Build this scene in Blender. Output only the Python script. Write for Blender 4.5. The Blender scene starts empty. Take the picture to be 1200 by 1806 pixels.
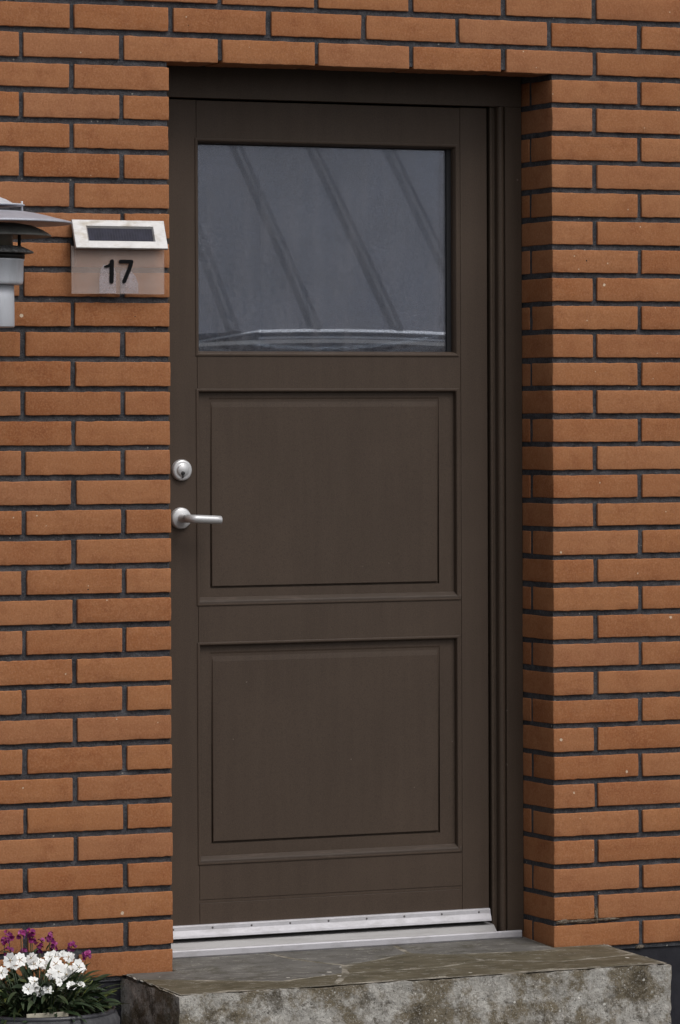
import bpy, bmesh, math, random
from math import sin, cos, pi, radians
from mathutils import Vector, Matrix, noise

# ------------------------------------------------------------------ camera, sky, sun, exposure
scene = bpy.context.scene
cam = bpy.data.cameras.new("camera")
cam_o = bpy.data.objects.new("camera", cam)
scene.collection.objects.link(cam_o)
R = ((0.910084, 0.414217, 0.013109), (-0.414405, 0.909892, 0.019093), (-0.004019, -0.022809, 0.999732))
P = (-3.637599, -8.915847, 1.271883)
cam_o.matrix_world = Matrix(((R[0][0], R[0][2], -R[0][1], P[0]),
                             (R[1][0], R[1][2], -R[1][1], P[1]),
                             (R[2][0], R[2][2], -R[2][1], P[2]), (0, 0, 0, 1)))
cam.sensor_fit = 'HORIZONTAL'
cam.sensor_width = 36.0
cam.lens = 36.0 * 7495.54 / 1200.0
cam.clip_start, cam.clip_end = 0.1, 2000
scene.camera = cam_o

SUN_EL, SUN_DIR = radians(52), Vector((0.36, -0.80, 0)).normalized()
world = bpy.data.worlds.new("World")
scene.world = world
world.use_nodes = True
nt = world.node_tree
bg = nt.nodes["Background"]
sky = nt.nodes.new("ShaderNodeTexSky")
sky.sky_type = 'NISHITA'
sky.sun_disc = False
sky.sun_elevation = SUN_EL
sky.sun_rotation = math.atan2(SUN_DIR.x, SUN_DIR.y)
sky.air_density, sky.dust_density = 1.0, 4.0
hs = nt.nodes.new("ShaderNodeHueSaturation")
hs.inputs["Saturation"].default_value = 0.22            # an overcast, nearly white sky
nt.links.new(sky.outputs[0], hs.inputs["Color"])
nt.links.new(hs.outputs[0], bg.inputs["Color"])
bg.inputs["Strength"].default_value = 0.117

sun = bpy.data.lights.new("sun", 'SUN')
sun.energy, sun.angle, sun.color = 0.8, radians(28), (1.0, 0.965, 0.92)
sun_o = bpy.data.objects.new("sun", sun)
scene.collection.objects.link(sun_o)
to_sun = Vector((SUN_DIR.x * cos(SUN_EL), SUN_DIR.y * cos(SUN_EL), sin(SUN_EL)))
sun_o.rotation_euler = to_sun.to_track_quat('Z', 'Y').to_euler()

vs = scene.view_settings
vs.view_transform, vs.look, vs.gamma, vs.use_curve_mapping = 'Standard', 'None', 1.0, False
vs.exposure = 0.14

rnd = random.Random(17)
COL = scene.collection

# ------------------------------------------------------------------ helpers
def link(name, me, parent=None):
    o = bpy.data.objects.new(name, me)
    COL.objects.link(o)
    if parent is not None:
        o.parent = parent
    return o

def tag(o, label=None, cat=None, group=None, kind=None):
    if label: o["label"] = label
    if cat: o["category"] = cat
    if group: o["group"] = group
    if kind: o["kind"] = kind
    return o

def thing(name, label, cat, group=None, loc=(0, 0, 0)):
    o = bpy.data.objects.new(name, None)
    o.empty_display_size = 0.1
    COL.objects.link(o)
    o.location = loc
    return tag(o, label, cat, group)

class MB:
    """collects vertices and faces, then links ONE mesh object"""
    def __init__(self):
        self.v, self.f, self.m, self.s = [], [], [], []
    def add(self, vs_, fs, mat=0, smooth=False):
        b = len(self.v)
        self.v += [tuple(x) for x in vs_]
        self.f += [tuple(b + i for i in f) for f in fs]
        self.m += [mat] * len(fs)
        self.s += [smooth] * len(fs)
        return self
    def box(self, x0, x1, y0, y1, z0, z1, mat=0, bev=0.0, seg=2):
        bm = bmesh.new()
        bmesh.ops.create_cube(bm, size=1)
        for q in bm.verts:
            q.co = ((x0 + x1) / 2 + q.co.x * (x1 - x0), (y0 + y1) / 2 + q.co.y * (y1 - y0), (z0 + z1) / 2 + q.co.z * (z1 - z0))
        if bev > 0:
            bmesh.ops.bevel(bm, geom=bm.edges[:], offset=bev, segments=seg, affect='EDGES', profile=0.5)
        self.bm(bm, mat)
        return self
    def bm(self, bm, mat=0, smooth=False):
        bm.verts.index_update()
        self.add([q.co for q in bm.verts], [[q.index for q in f.verts] for f in bm.faces], mat, smooth)
        bm.free()
        return self
    def extrude(self, poly, axis, a, b, mat=0, bev=0.0, smooth=False):
        """poly in the two other axes (in xyz order), extruded along axis from a to b"""
        def co(p, t):
            return {'x': (t, p[0], p[1]), 'y': (p[0], t, p[1]), 'z': (p[0], p[1], t)}[axis]
        bm = bmesh.new()
        A = [bm.verts.new(co(p, a)) for p in poly]
        B = [bm.verts.new(co(p, b)) for p in poly]
        n = len(poly)
        bm.faces.new(A); bm.faces.new(B[::-1])
        for i in range(n):
            bm.faces.new((A[i], B[i], B[(i + 1) % n], A[(i + 1) % n]))
        bmesh.ops.recalc_face_normals(bm, faces=bm.faces[:])
        if bev > 0:
            bmesh.ops.bevel(bm, geom=bm.edges[:], offset=bev, segments=2, affect='EDGES', profile=0.5)
        return self.bm(bm, mat, smooth)
    def lathe(self, prof, c, axis='z', n=48, mat=0, smooth=True):
        """prof: list of (r, h); closed solid when r starts/ends at 0"""
        vs_, fs = [], []
        for r, h in prof:
            for k in range(n):
                a = 2 * pi * k / n
                p = {'z': (r * cos(a), r * sin(a), h), 'y': (r * cos(a), h, r * sin(a)), 'x': (h, r * cos(a), r * sin(a))}[axis]
                vs_.append((c[0] + p[0], c[1] + p[1], c[2] + p[2]))
        for i in range(len(prof) - 1):
            for k in range(n):
                k2 = (k + 1) % n
                fs.append((i * n + k, i * n + k2, (i + 1) * n + k2, (i + 1) * n + k))
        return self.add(vs_, fs, mat, smooth)
    def tube(self, pts, rad, n=12, mat=0, smooth=True):
        pts = [Vector(p) for p in pts]
        vs_, fs = [], []
        up = Vector((0, 0, 1))
        for i, p in enumerate(pts):
            d = (pts[min(i + 1, len(pts) - 1)] - pts[max(i - 1, 0)]).normalized()
            s = d.cross(up if abs(d.z) < 0.9 else Vector((1, 0, 0))).normalized()
            t = s.cross(d).normalized()
            r = rad[i] if isinstance(rad, (list, tuple)) else rad
            for k in range(n):
                a = 2 * pi * k / n
                vs_.append(p + s * (r * cos(a)) + t * (r * sin(a)))
        for i in range(len(pts) - 1):
            for k in range(n):
                k2 = (k + 1) % n
                fs.append((i * n + k, i * n + k2, (i + 1) * n + k2, (i + 1) * n + k))
        fs.append(tuple(range(n))[::-1])
        fs.append(tuple((len(pts) - 1) * n + k for k in range(n)))
        return self.add(vs_, fs, mat, smooth)
    def build(self, name, mats, parent=None, fix=True):
        me = bpy.data.meshes.new(name)
        me.from_pydata(self.v, [], self.f)
        for m in (mats if isinstance(mats, (list, tuple)) else [mats]):
            me.materials.append(m)
        me.polygons.foreach_set("material_index", self.m)
        me.polygons.foreach_set("use_smooth", self.s)
        if fix:
            bm = bmesh.new(); bm.from_mesh(me)
            bmesh.ops.recalc_face_normals(bm, faces=bm.faces[:])
            bm.to_mesh(me); bm.free()
        me.update()
        return link(name, me, parent)

class Mat:
    """small wrapper for node materials"""
    def __init__(self, name, rough=0.6, metal=0.0, color=(0.5, 0.5, 0.5), spec=0.5):
        self.m = bpy.data.materials.new(name)
        self.m.use_nodes = True
        self.t = self.m.node_tree
        self.b = self.t.nodes["Principled BSDF"]
        self.b.inputs["Roughness"].default_value = rough
        self.b.inputs["Metallic"].default_value = metal
        self.b.inputs["Base Color"].default_value = (*color, 1)
        self.b.inputs["Specular IOR Level"].default_value = spec
        self.tc = self.n("ShaderNodeTexCoord")
        self.pos = self.tc.outputs["Object"]
    def n(self, kind, **kw):
        nd = self.t.nodes.new(kind)
        for k, v in kw.items():
            setattr(nd, k, v)
        return nd
    def l(self, a, b):
        self.t.links.new(a, b)
    def val(self, sock, v):
        if hasattr(v, "is_output"):
            self.l(v, sock)
        elif isinstance(v, (tuple, list)) and len(v) == 3 and sock.type == 'RGBA':
            sock.default_value = (*v, 1)
        else:
            sock.default_value = v
    def scaled(self, sx, sy, sz):
        mp = self.n("ShaderNodeMapping")
        self.l(self.pos, mp.inputs["Vector"])
        mp.inputs["Scale"].default_value = (sx, sy, sz)
        return mp.outputs[0]
    def noise(self, scale, detail=4, rough=0.55, vec=None, out="Fac", dist=0.0):
        nd = self.n("ShaderNodeTexNoise")
        self.l(vec or self.pos, nd.inputs["Vector"])
        nd.inputs["Scale"].default_value = scale
        nd.inputs["Detail"].default_value = detail
        nd.inputs["Roughness"].default_value = rough
        nd.inputs["Distortion"].default_value = dist
        return nd.outputs[out]
    def voro(self, scale, out="Distance", vec=None, feature='F1'):
        nd = self.n("ShaderNodeTexVoronoi", feature=feature)
        self.l(vec or self.pos, nd.inputs["Vector"])
        nd.inputs["Scale"].default_value = scale
        return nd.outputs[out]
    def ramp(self, fac, stops, interp='LINEAR'):
        nd = self.n("ShaderNodeValToRGB")
        cr = nd.color_ramp
        cr.interpolation = interp
        while len(cr.elements) > 1:
            cr.elements.remove(cr.elements[-1])
        for i, (p, c) in enumerate(stops):
            e = cr.elements[0] if i == 0 else cr.elements.new(p)
            e.position = p
            e.color = (*c, 1) if isinstance(c, (tuple, list)) else (c, c, c, 1)
        self.l(fac, nd.inputs[0])
        return nd.outputs[0]
    def mix(self, fac, a, b, blend='MIX'):
        nd = self.n("ShaderNodeMix", data_type='RGBA', blend_type=blend)
        self.val(nd.inputs[0], fac)
        self.val(nd.inputs[6], a)
        self.val(nd.inputs[7], b)
        return nd.outputs[2]
    def math(self, op, a, b=0.0, c=None):
        nd = self.n("ShaderNodeMath", operation=op)
        self.val(nd.inputs[0], a); self.val(nd.inputs[1], b)
        if c is not None: self.val(nd.inputs[2], c)
        return nd.outputs[0]
    def sep(self, axis):
        nd = self.n("ShaderNodeSeparateXYZ")
        self.l(self.pos, nd.inputs[0])
        return nd.outputs[axis]
    def island(self):
        return self.n("ShaderNodeNewGeometry").outputs["Random Per Island"]
    def color(self, c):
        self.val(self.b.inputs["Base Color"], c); return self
    def rough(self, r):
        self.val(self.b.inputs["Roughness"], r); return self
    def bump(self, h, strength=0.3, dist=0.001):
        nd = self.n("ShaderNodeBump")
        nd.inputs["Strength"].default_value = strength
        nd.inputs["Distance"].default_value = dist
        self.l(h, nd.inputs["Height"])
        self.l(nd.outputs[0], self.b.inputs["Normal"])
        return self

# ------------------------------------------------------------------ materials
def specks(M, scale, size, keep):
    """small scattered dots: 1 inside a dot, else 0"""
    nd = M.n("ShaderNodeTexVoronoi", feature='F1')
    va = M.n("ShaderNodeVectorMath", operation='MULTIPLY_ADD')
    M.l(M.noise(scale * 7, 3, 0.7, out="Color"), va.inputs[0])
    va.inputs[1].default_value = (0.16 / scale,) * 3
    M.l(M.pos, va.inputs[2])
    M.l(va.outputs[0], nd.inputs["Vector"])
    nd.inputs["Scale"].default_value = scale
    sp = M.n("ShaderNodeSeparateColor")
    M.l(nd.outputs["Color"], sp.inputs[0])
    a = M.math('LESS_THAN', nd.outputs["Distance"], M.math('MULTIPLY', sp.outputs[1], size))
    return M.math('MULTIPLY', a, M.math('GREATER_THAN', sp.outputs[0], 1.0 - keep))

M = Mat("orange_brown_brick", rough=0.9, spec=0.25)
c = M.ramp(M.island(), [(0.0, (0.282, 0.102, 0.038)), (0.2, (0.355, 0.146, 0.058)), (0.4, (0.300, 0.108, 0.039)), (0.55, (0.362, 0.154, 0.067)),
                        (0.75, (0.322, 0.124, 0.048)), (0.9, (0.335, 0.142, 0.066)), (1.0, (0.300, 0.110, 0.042))])
c = M.mix(M.ramp(M.noise(9, 6, 0.65), [(0.40, 0.0), (0.68, 0.6)]), c, (0.395, 0.178, 0.080))
c = M.mix(M.ramp(M.noise(14, 6, 0.7), [(0.50, 0.0), (0.72, 0.65)]), c, (0.225, 0.074, 0.028))
c = M.mix(M.ramp(M.noise(210, 4, 0.75), [(0.46, 0.0), (0.66, 0.50)]), c, (0.47, 0.235, 0.125))
c = M.mix(M.ramp(M.noise(250, 4, 0.75), [(0.50, 0.0), (0.70, 0.48)]), c, (0.170, 0.062, 0.027))
c = M.mix(M.ramp(M.noise(1.0, 5, 0.8, vec=M.scaled(60, 60, 160)), [(0.60, 0.0), (0.72, 0.5)]), c, (0.20, 0.075, 0.035))
c = M.mix(specks(M, 34, 0.15, 0.16), c, (0.62, 0.50, 0.37))
c = M.mix(specks(M, 90, 0.16, 0.06), c, (0.55, 0.42, 0.30))
c = M.mix(specks(M, 60, 0.12, 0.05), c, (0.03, 0.02, 0.015))
M.color(c)
h = M.math('ADD', M.noise(330, 5, 0.75), M.math('MULTIPLY', M.noise(60, 5, 0.65), 1.5))
M.bump(h, 0.55, 0.0014)
m_brick = M.m

M = Mat("dark_mortar", rough=0.95, spec=0.2)
c = M.ramp(M.noise(22, 7, 0.75), [(0.32, (0.032, 0.032, 0.037)), (0.52, (0.075, 0.075, 0.084)), (0.72, (0.150, 0.150, 0.163))])
c = M.mix(M.ramp(M.noise(3.5, 5, 0.7), [(0.48, 0.0), (0.72, 0.45)]), c, (0.125, 0.125, 0.135))
c = M.mix(M.ramp(M.noise(260, 4, 0.75), [(0.50, 0.0), (0.68, 0.7)]), c, (0.16, 0.16, 0.165))
c = M.mix(M.ramp(M.noise(240, 4, 0.75), [(0.54, 0.0), (0.70, 0.8)]), c, (0.012, 0.012, 0.014))
c = M.mix(specks(M, 60, 0.26, 0.16), c, (0.36, 0.35, 0.32))
M.color(c).bump(M.noise(200, 6, 0.8), 1.0, 0.006)
m_mortar = M.m

M = Mat("black_bitumen_plinth", rough=0.7, spec=0.3)
M.color(M.ramp(M.noise(25, 5, 0.6), [(0.3, (0.012, 0.012, 0.017)), (0.7, (0.024, 0.024, 0.031))])).bump(M.noise(90, 5, 0.6), 0.4, 0.002)
m_plinth = M.m

def paint(name, a, b, rough):
    M = Mat(name, spec=0.26)
    g = M.noise(1.0, 4, 0.6, vec=M.scaled(40, 40, 3))
    c = M.mix(M.ramp(g, [(0.3, 0.0), (0.7, 1.0)]), a, b)
    c = M.mix(M.ramp(M.noise(3.2, 5, 0.6), [(0.45, 0.0), (0.8, 0.55)]), c, tuple(x * 1.35 for x in b))
    c = M.mix(M.ramp(M.noise(500, 2, 0.6), [(0.45, 0.0), (0.70, 0.5)]), c, tuple(x * 1.5 for x in b))
    c = M.mix(M.ramp(M.noise(330, 3, 0.7), [(0.5, 0.0), (0.72, 0.5)]), c, tuple(x * 0.6 for x in a))
    c = M.mix(specks(M, 30, 0.09, 0.10), c, (0.15, 0.12, 0.10))
    M.color(c)
    M.rough(M.math('ADD', M.math('MULTIPLY', M.noise(14, 4, 0.6), 0.22), rough - 0.1))
    M.bump(M.math('ADD', M.noise(1.0, 4, 0.7, vec=M.scaled(260, 260, 22)), M.noise(300, 2, 0.5)), 0.22, 0.0006)
    return M.m
m_door = paint("dark_brown_door_paint", (0.0560, 0.0385, 0.0278), (0.0650, 0.0455, 0.0332), 0.58)
m_frame = paint("dark_brown_frame_paint", (0.064, 0.0450, 0.0325), (0.076, 0.0540, 0.0395), 0.55)

M = Mat("worn_bottom_ledge_paint", rough=0.6, spec=0.35)
c = M.mix(M.ramp(M.noise(1.0, 5, 0.7, vec=M.scaled(14, 60, 90)), [(0.54, 0.0), (0.74, 1.0)]), (0.054, 0.038, 0.028), (0.095, 0.068, 0.054))
c = M.mix(specks(M, 30, 0.16, 0.10), c, (0.40, 0.33, 0.29))
M.color(c).bump(M.noise(200, 4, 0.6), 0.3, 0.001)
m_ledge = M.m

m_gasket = Mat("black_rubber_gasket", rough=0.7, color=(0.010, 0.010, 0.012), spec=0.3).m

# float glass: clear with a mirror reflection that follows Fresnel
def glass(rough_):
  M = Mat("window_glass")
  tr = M.n("ShaderNodeBsdfTransparent"); tr.inputs[0].default_value = (0.88, 0.91, 0.93, 1)
  gl = M.n("ShaderNodeBsdfGlossy"); gl.inputs["Roughness"].default_value = rough_
  gl.inputs["Color"].default_value = (0.85, 0.89, 1.0, 1)
  fr = M.n("ShaderNodeFresnel"); fr.inputs[0].default_value = 2.2
  mx = M.n("ShaderNodeMixShader")
  M.l(fr.outputs[0], mx.inputs[0]); M.l(tr.outputs[0], mx.inputs[1]); M.l(gl.outputs[0], mx.inputs[2])
  # a thin film of dust and drip marks on the pane
  du = M.n("ShaderNodeBsdfDiffuse"); du.inputs[0].default_value = (0.40, 0.40, 0.44, 1)
  m2 = M.n("ShaderNodeMixShader")
  d1 = M.ramp(M.noise(260, 4, 0.8), [(0.42, 0.0), (0.70, 0.24)])
  d2 = M.ramp(M.noise(1.0, 5, 0.7, vec=M.scaled(16, 16, 3)), [(0.42, 0.01), (0.72, 0.12)])
  M.l(M.math('ADD', d1, d2), m2.inputs[0])
  M.l(mx.outputs[0], m2.inputs[1]); M.l(du.outputs[0], m2.inputs[2])
  M.l(m2.outputs[0], M.t.nodes["Material Output"].inputs[0])
  return M.m
m_glass, m_glass_in = glass(0.008), glass(0.013)

def metal(name, col, rough, streak=(6, 60, 60), dirt=(0.12, 0.12, 0.13), amt=0.35, met=1.0):
    M = Mat(name, metal=met)
    c = M.mix(M.ramp(M.noise(1.0, 5, 0.65, vec=M.scaled(*streak)), [(0.48, 0.0), (0.8, amt)]), col, dirt)
    c = M.mix(M.ramp(M.noise(240, 3, 0.6), [(0.5, 0.0), (0.8, 0.25)]), c, tuple(x * 0.7 for x in col))
    M.color(c)
    M.rough(M.math('ADD', M.math('MULTIPLY', M.noise(60, 4, 0.6), 0.25), rough - 0.12))
    M.bump(M.noise(300, 3, 0.6), 0.12, 0.0005)
    return M.m
m_alu = metal("brushed_aluminium_strip", (0.52, 0.51, 0.54), 0.5, (14, 60, 30), (0.27, 0.26, 0.255), 0.75, met=0.25)
m_alu_dark = metal("weathered_aluminium_sill", (0.42, 0.41, 0.41), 0.55, (5, 60, 60), (0.20, 0.19, 0.18), 0.6, met=0.3)
m_steel = metal("satin_steel", (0.60, 0.60, 0.61), 0.38, (40, 40, 40), (0.34, 0.33, 0.34), 0.35, met=0.45)
m_screw = Mat("dark_screw_head", rough=0.6, color=(0.10, 0.09, 0.09)).m
m_lamp = metal("grey_painted_lamp_metal", (0.42, 0.43, 0.49), 0.45, (18, 18, 5), (0.22, 0.22, 0.24), 0.5, met=0.15)
m_lampwhite = metal("pale_lamp_body", (0.60, 0.62, 0.67), 0.45, (22, 22, 4), (0.24, 0.25, 0.26), 0.6, met=0.05)
m_lampdark = metal("tarnished_lamp_shade", (0.20, 0.20, 0.185), 0.6, (30, 30, 30), (0.05, 0.05, 0.05), 0.7, met=0.1)
m_solarframe = metal("stained_steel_frame", (0.50, 0.49, 0.49), 0.48, (20, 20, 60), (0.25, 0.20, 0.13), 0.95, met=0.25)
m_black = Mat("black_plastic", rough=0.5, color=(0.008, 0.008, 0.009)).m
M = Mat("pitted_grey_ring", rough=0.7)
M.color(M.ramp(M.noise(140, 4, 0.7), [(0.4, (0.06, 0.06, 0.06)), (0.62, (0.24, 0.24, 0.24))])).bump(M.noise(200, 4, 0.7), 0.6, 0.002)
m_ring = M.m
m_lampglass = Mat("beige_lamp_glass", rough=0.35, color=(0.22, 0.19, 0.15)).m

M = Mat("solar_cells", rough=0.45, color=(0.012, 0.012, 0.028), spec=0.12)
w = M.n("ShaderNodeTexWave", wave_type='BANDS', bands_direction='X')
M.l(M.pos, w.inputs["Vector"]); w.inputs["Scale"].default_value = 48
M.color(M.mix(M.ramp(w.outputs["Fac"], [(0.86, 0.0), (0.98, 0.6)]), M.mix(M.ramp(M.noise(60, 3), [(0.4, 0.0), (0.7, 1.0)]), (0.012, 0.012, 0.026), (0.022, 0.022, 0.042)), (0.035, 0.035, 0.055)))
m_solar = M.m

def film(name, col, fac, lo, hi, sc):
    M = Mat(name, rough=0.4, color=col)
    tr = M.n("ShaderNodeBsdfTransparent")
    mx = M.n("ShaderNodeMixShader")
    M.l(M.ramp(M.noise(sc, 5, 0.65), [(0.35, lo), (0.7, hi)]), mx.inputs[0])
    M.l(tr.outputs[0], mx.inputs[1]); M.l(M.b.outputs[0], mx.inputs[2])
    M.l(mx.outputs[0], M.t.nodes["Material Output"].inputs[0])
    return M.m
m_acryl = film("frosted_acrylic", (0.56, 0.44, 0.39), 0.5, 0.26, 0.40, 14)
m_film = film("peeling_adhesive_film", (0.52, 0.46, 0.48), 0.5, 0.22, 0.62, 60)
m_digit = Mat("black_number", rough=0.7, color=(0.004, 0.004, 0.005), spec=0.12).m

# old concrete with moss
def concrete(name, side):
    M = Mat(name, rough=0.95, spec=0.2)
    mp = M.n('ShaderNodeMapping'); M.l(M.tc.outputs['Object'], mp.inputs[0]); mp.inputs['Location'].default_value = (0.43, 0.21, 0.9)
    M.pos = mp.outputs[0]
    n1 = M.noise(8, 7, 0.72)
    c = M.ramp(M.noise(26, 7, 0.75), [(0.30, (0.25, 0.235, 0.205)), (0.5, (0.43, 0.41, 0.375)), (0.70, (0.62, 0.60, 0.56))])
    c = M.mix(M.ramp(n1, [(0.47, 0.0), (0.56, 0.85)]), c, (0.155, 0.122, 0.072))
    c = M.mix(M.ramp(M.noise(10, 8, 0.78), [(0.54, 0.0), (0.61, 0.75)]), c, (0.070, 0.055, 0.034))
    c = M.mix(M.ramp(M.noise(130, 5, 0.8), [(0.57, 0.0), (0.63, 0.85)]), c, (0.060, 0.050, 0.036))
    c = M.mix(M.ramp(M.noise(190, 5, 0.8), [(0.57, 0.0), (0.63, 0.75)]), c, (0.66, 0.64, 0.60))
    c = M.mix(specks(M, 60, 0.2, 0.15), c, (0.72, 0.70, 0.65))
    if side:
        c = M.mix(0.35, c, (0.09, 0.08, 0.07))
    M.color(c).bump(M.math('ADD', M.noise(60, 6, 0.75), M.math('MULTIPLY', M.noise(14, 4, 0.6), 1.6)), 0.9, 0.008)
    return M.m
m_conc = concrete("mossy_concrete", False)
M = Mat("dirty_grout", rough=0.95, spec=0.2)
c = M.ramp(M.noise(11, 5, 0.7), [(0.46, (0.13, 0.115, 0.085)), (0.60, (0.34, 0.31, 0.26)), (0.75, (0.52, 0.48, 0.41))])
M.color(c).bump(M.noise(120, 5, 0.7), 0.8, 0.003)
m_grout = M.m
M = Mat("sandy_mortar_smear", rough=0.95, spec=0.2)
M.color(M.ramp(M.noise(120, 5, 0.75), [(0.38, (0.10, 0.075, 0.055)), (0.55, (0.20, 0.165, 0.13)), (0.68, (0.42, 0.38, 0.32))])).bump(M.noise(200, 5, 0.7), 1.0, 0.004)
m_smear = M.m

def slate(name, front):
    M = Mat(name, rough=0.75, spec=0.35)
    a, b = ((0.085, 0.070, 0.042), (0.140, 0.120, 0.080)) if front else ((0.105, 0.098, 0.088), (0.175, 0.166, 0.152))
    c = M.mix(M.ramp(M.noise(1.0, 6, 0.65, vec=M.scaled(9, 22, 20)), [(0.35, 0.0), (0.65, 1.0)]), a, b)
    c = M.mix(M.ramp(M.noise(16, 5, 0.7), [(0.5, 0.0), (0.7, 0.7)]), c, (0.060, 0.052, 0.030))
    c = M.mix(M.ramp(M.noise(1.0, 6, 0.7, vec=M.scaled(18, 60, 20)), [(0.585, 0.0), (0.60, 0.8), (0.625, 0.0)]), c, (0.42, 0.40, 0.35))
    c = M.mix(specks(M, 34, 0.24, 0.10), c, (0.58, 0.55, 0.50))
    M.color(c).bump(M.math('ADD', M.noise(35, 6, 0.7), M.noise(150, 4, 0.6)), 0.6, 0.003)
    return M.m
m_slate = slate("grey_slate", False)
m_slate_moss = slate("algae_stained_slate", True)

M = Mat("grey_paving", rough=0.9)
M.color(M.ramp(M.noise(3, 6, 0.65), [(0.3, (0.030, 0.029, 0.028)), (0.7, (0.055, 0.053, 0.050))])).bump(M.noise(120, 5, 0.7), 0.6, 0.004)
m_ground = M.m
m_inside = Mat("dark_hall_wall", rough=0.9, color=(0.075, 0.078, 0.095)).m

M = Mat("grey_metal_roofing", rough=0.55, spec=0.3)
M.color(M.ramp(M.noise(1.1, 6, 0.65), [(0.35, (0.070, 0.073, 0.100)), (0.65, (0.135, 0.139, 0.182))]))
m_roof = M.m
m_seam = Mat("dark_roof_seam", rough=0.6, color=(0.050, 0.053, 0.075)).m
m_gutter = Mat("white_gutter", rough=0.30, color=(0.92, 0.94, 0.95)).m
m_shedwall = Mat("plum_brown_timber", rough=0.8, color=(0.15, 0.125, 0.16)).m

M = Mat("grey_fibreclay_pot", rough=0.75)
M.color(M.ramp(M.noise(50, 5, 0.7), [(0.35, (0.032, 0.032, 0.037)), (0.6, (0.060, 0.060, 0.065)), (0.8, (0.12, 0.12, 0.12))])).bump(M.noise(120, 5, 0.7), 0.5, 0.002)
m_pot = M.m
m_rim = Mat("dark_pot_rim", rough=0.35, color=(0.045, 0.045, 0.052)).m
M = Mat("dark_soil", rough=1.0)
M.color(M.ramp(M.noise(90, 5, 0.7), [(0.3, (0.010, 0.008, 0.006)), (0.7, (0.035, 0.026, 0.018))])).bump(M.noise(90, 5, 0.7), 1.0, 0.01)
m_soil = M.m
M = Mat("dark_green_leaf", rough=0.5, spec=0.4)
M.color(M.mix(M.ramp(M.noise(40, 2), [(0.4, 0.0), (0.7, 0.6)]),
              M.ramp(M.island(), [(0.0, (0.014, 0.028, 0.011)), (0.35, (0.024, 0.045, 0.017)), (0.65, (0.036, 0.060, 0.026)), (0.9, (0.055, 0.076, 0.034)), (1.0, (0.17, 0.19, 0.035))]), (0.030, 0.048, 0.022)))
m_leaf = M.m
M = Mat("white_petal", rough=0.6, color=(0.86, 0.86, 0.84)); M.b.inputs["Subsurface Weight"].default_value = 0.0
m_petal = M.m
m_eye = Mat("beige_flower_eye", rough=0.7, color=(0.38, 0.30, 0.17)).m
M = Mat("magenta_petal", rough=0.6)
M.color(M.ramp(M.island(), [(0.0, (0.09, 0.006, 0.065)), (0.4, (0.28, 0.010, 0.14)), (0.7, (0.075, 0.010, 0.09)), (0.9, (0.18, 0.014, 0.11)), (1.0, (0.40, 0.07, 0.26))]))
m_magenta = M.m
m_stem = Mat("brown_green_stem", rough=0.7, color=(0.085, 0.075, 0.035)).m
M = Mat("cream_plastic_tag", rough=0.5)
M.color(M.ramp(M.noise(40, 4), [(0.3, (0.42, 0.38, 0.28)), (0.7, (0.56, 0.52, 0.42))]))
m_tag = M.m

# ------------------------------------------------------------------ ground (structure)
GZ = -0.20
g = MB().add([(-60, -60, GZ), (60, -60, GZ), (60, 30, GZ), (-60, 30, GZ)], [(0, 1, 2, 3)]).build("ground", m_ground)
tag(g, kind="structure")

# ------------------------------------------------------------------ the house: brick wall, plinth, frame, door
C = 1 / 15.0                      # one brick course
XR = 0.974                        # right corner of the door opening
ZT = 31 * C                       # centre of the bed joint over the door
house = thing("brick_house", "orange-brown brick house front with dark mortar, dark brown front door and black plinth", "house")

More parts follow.
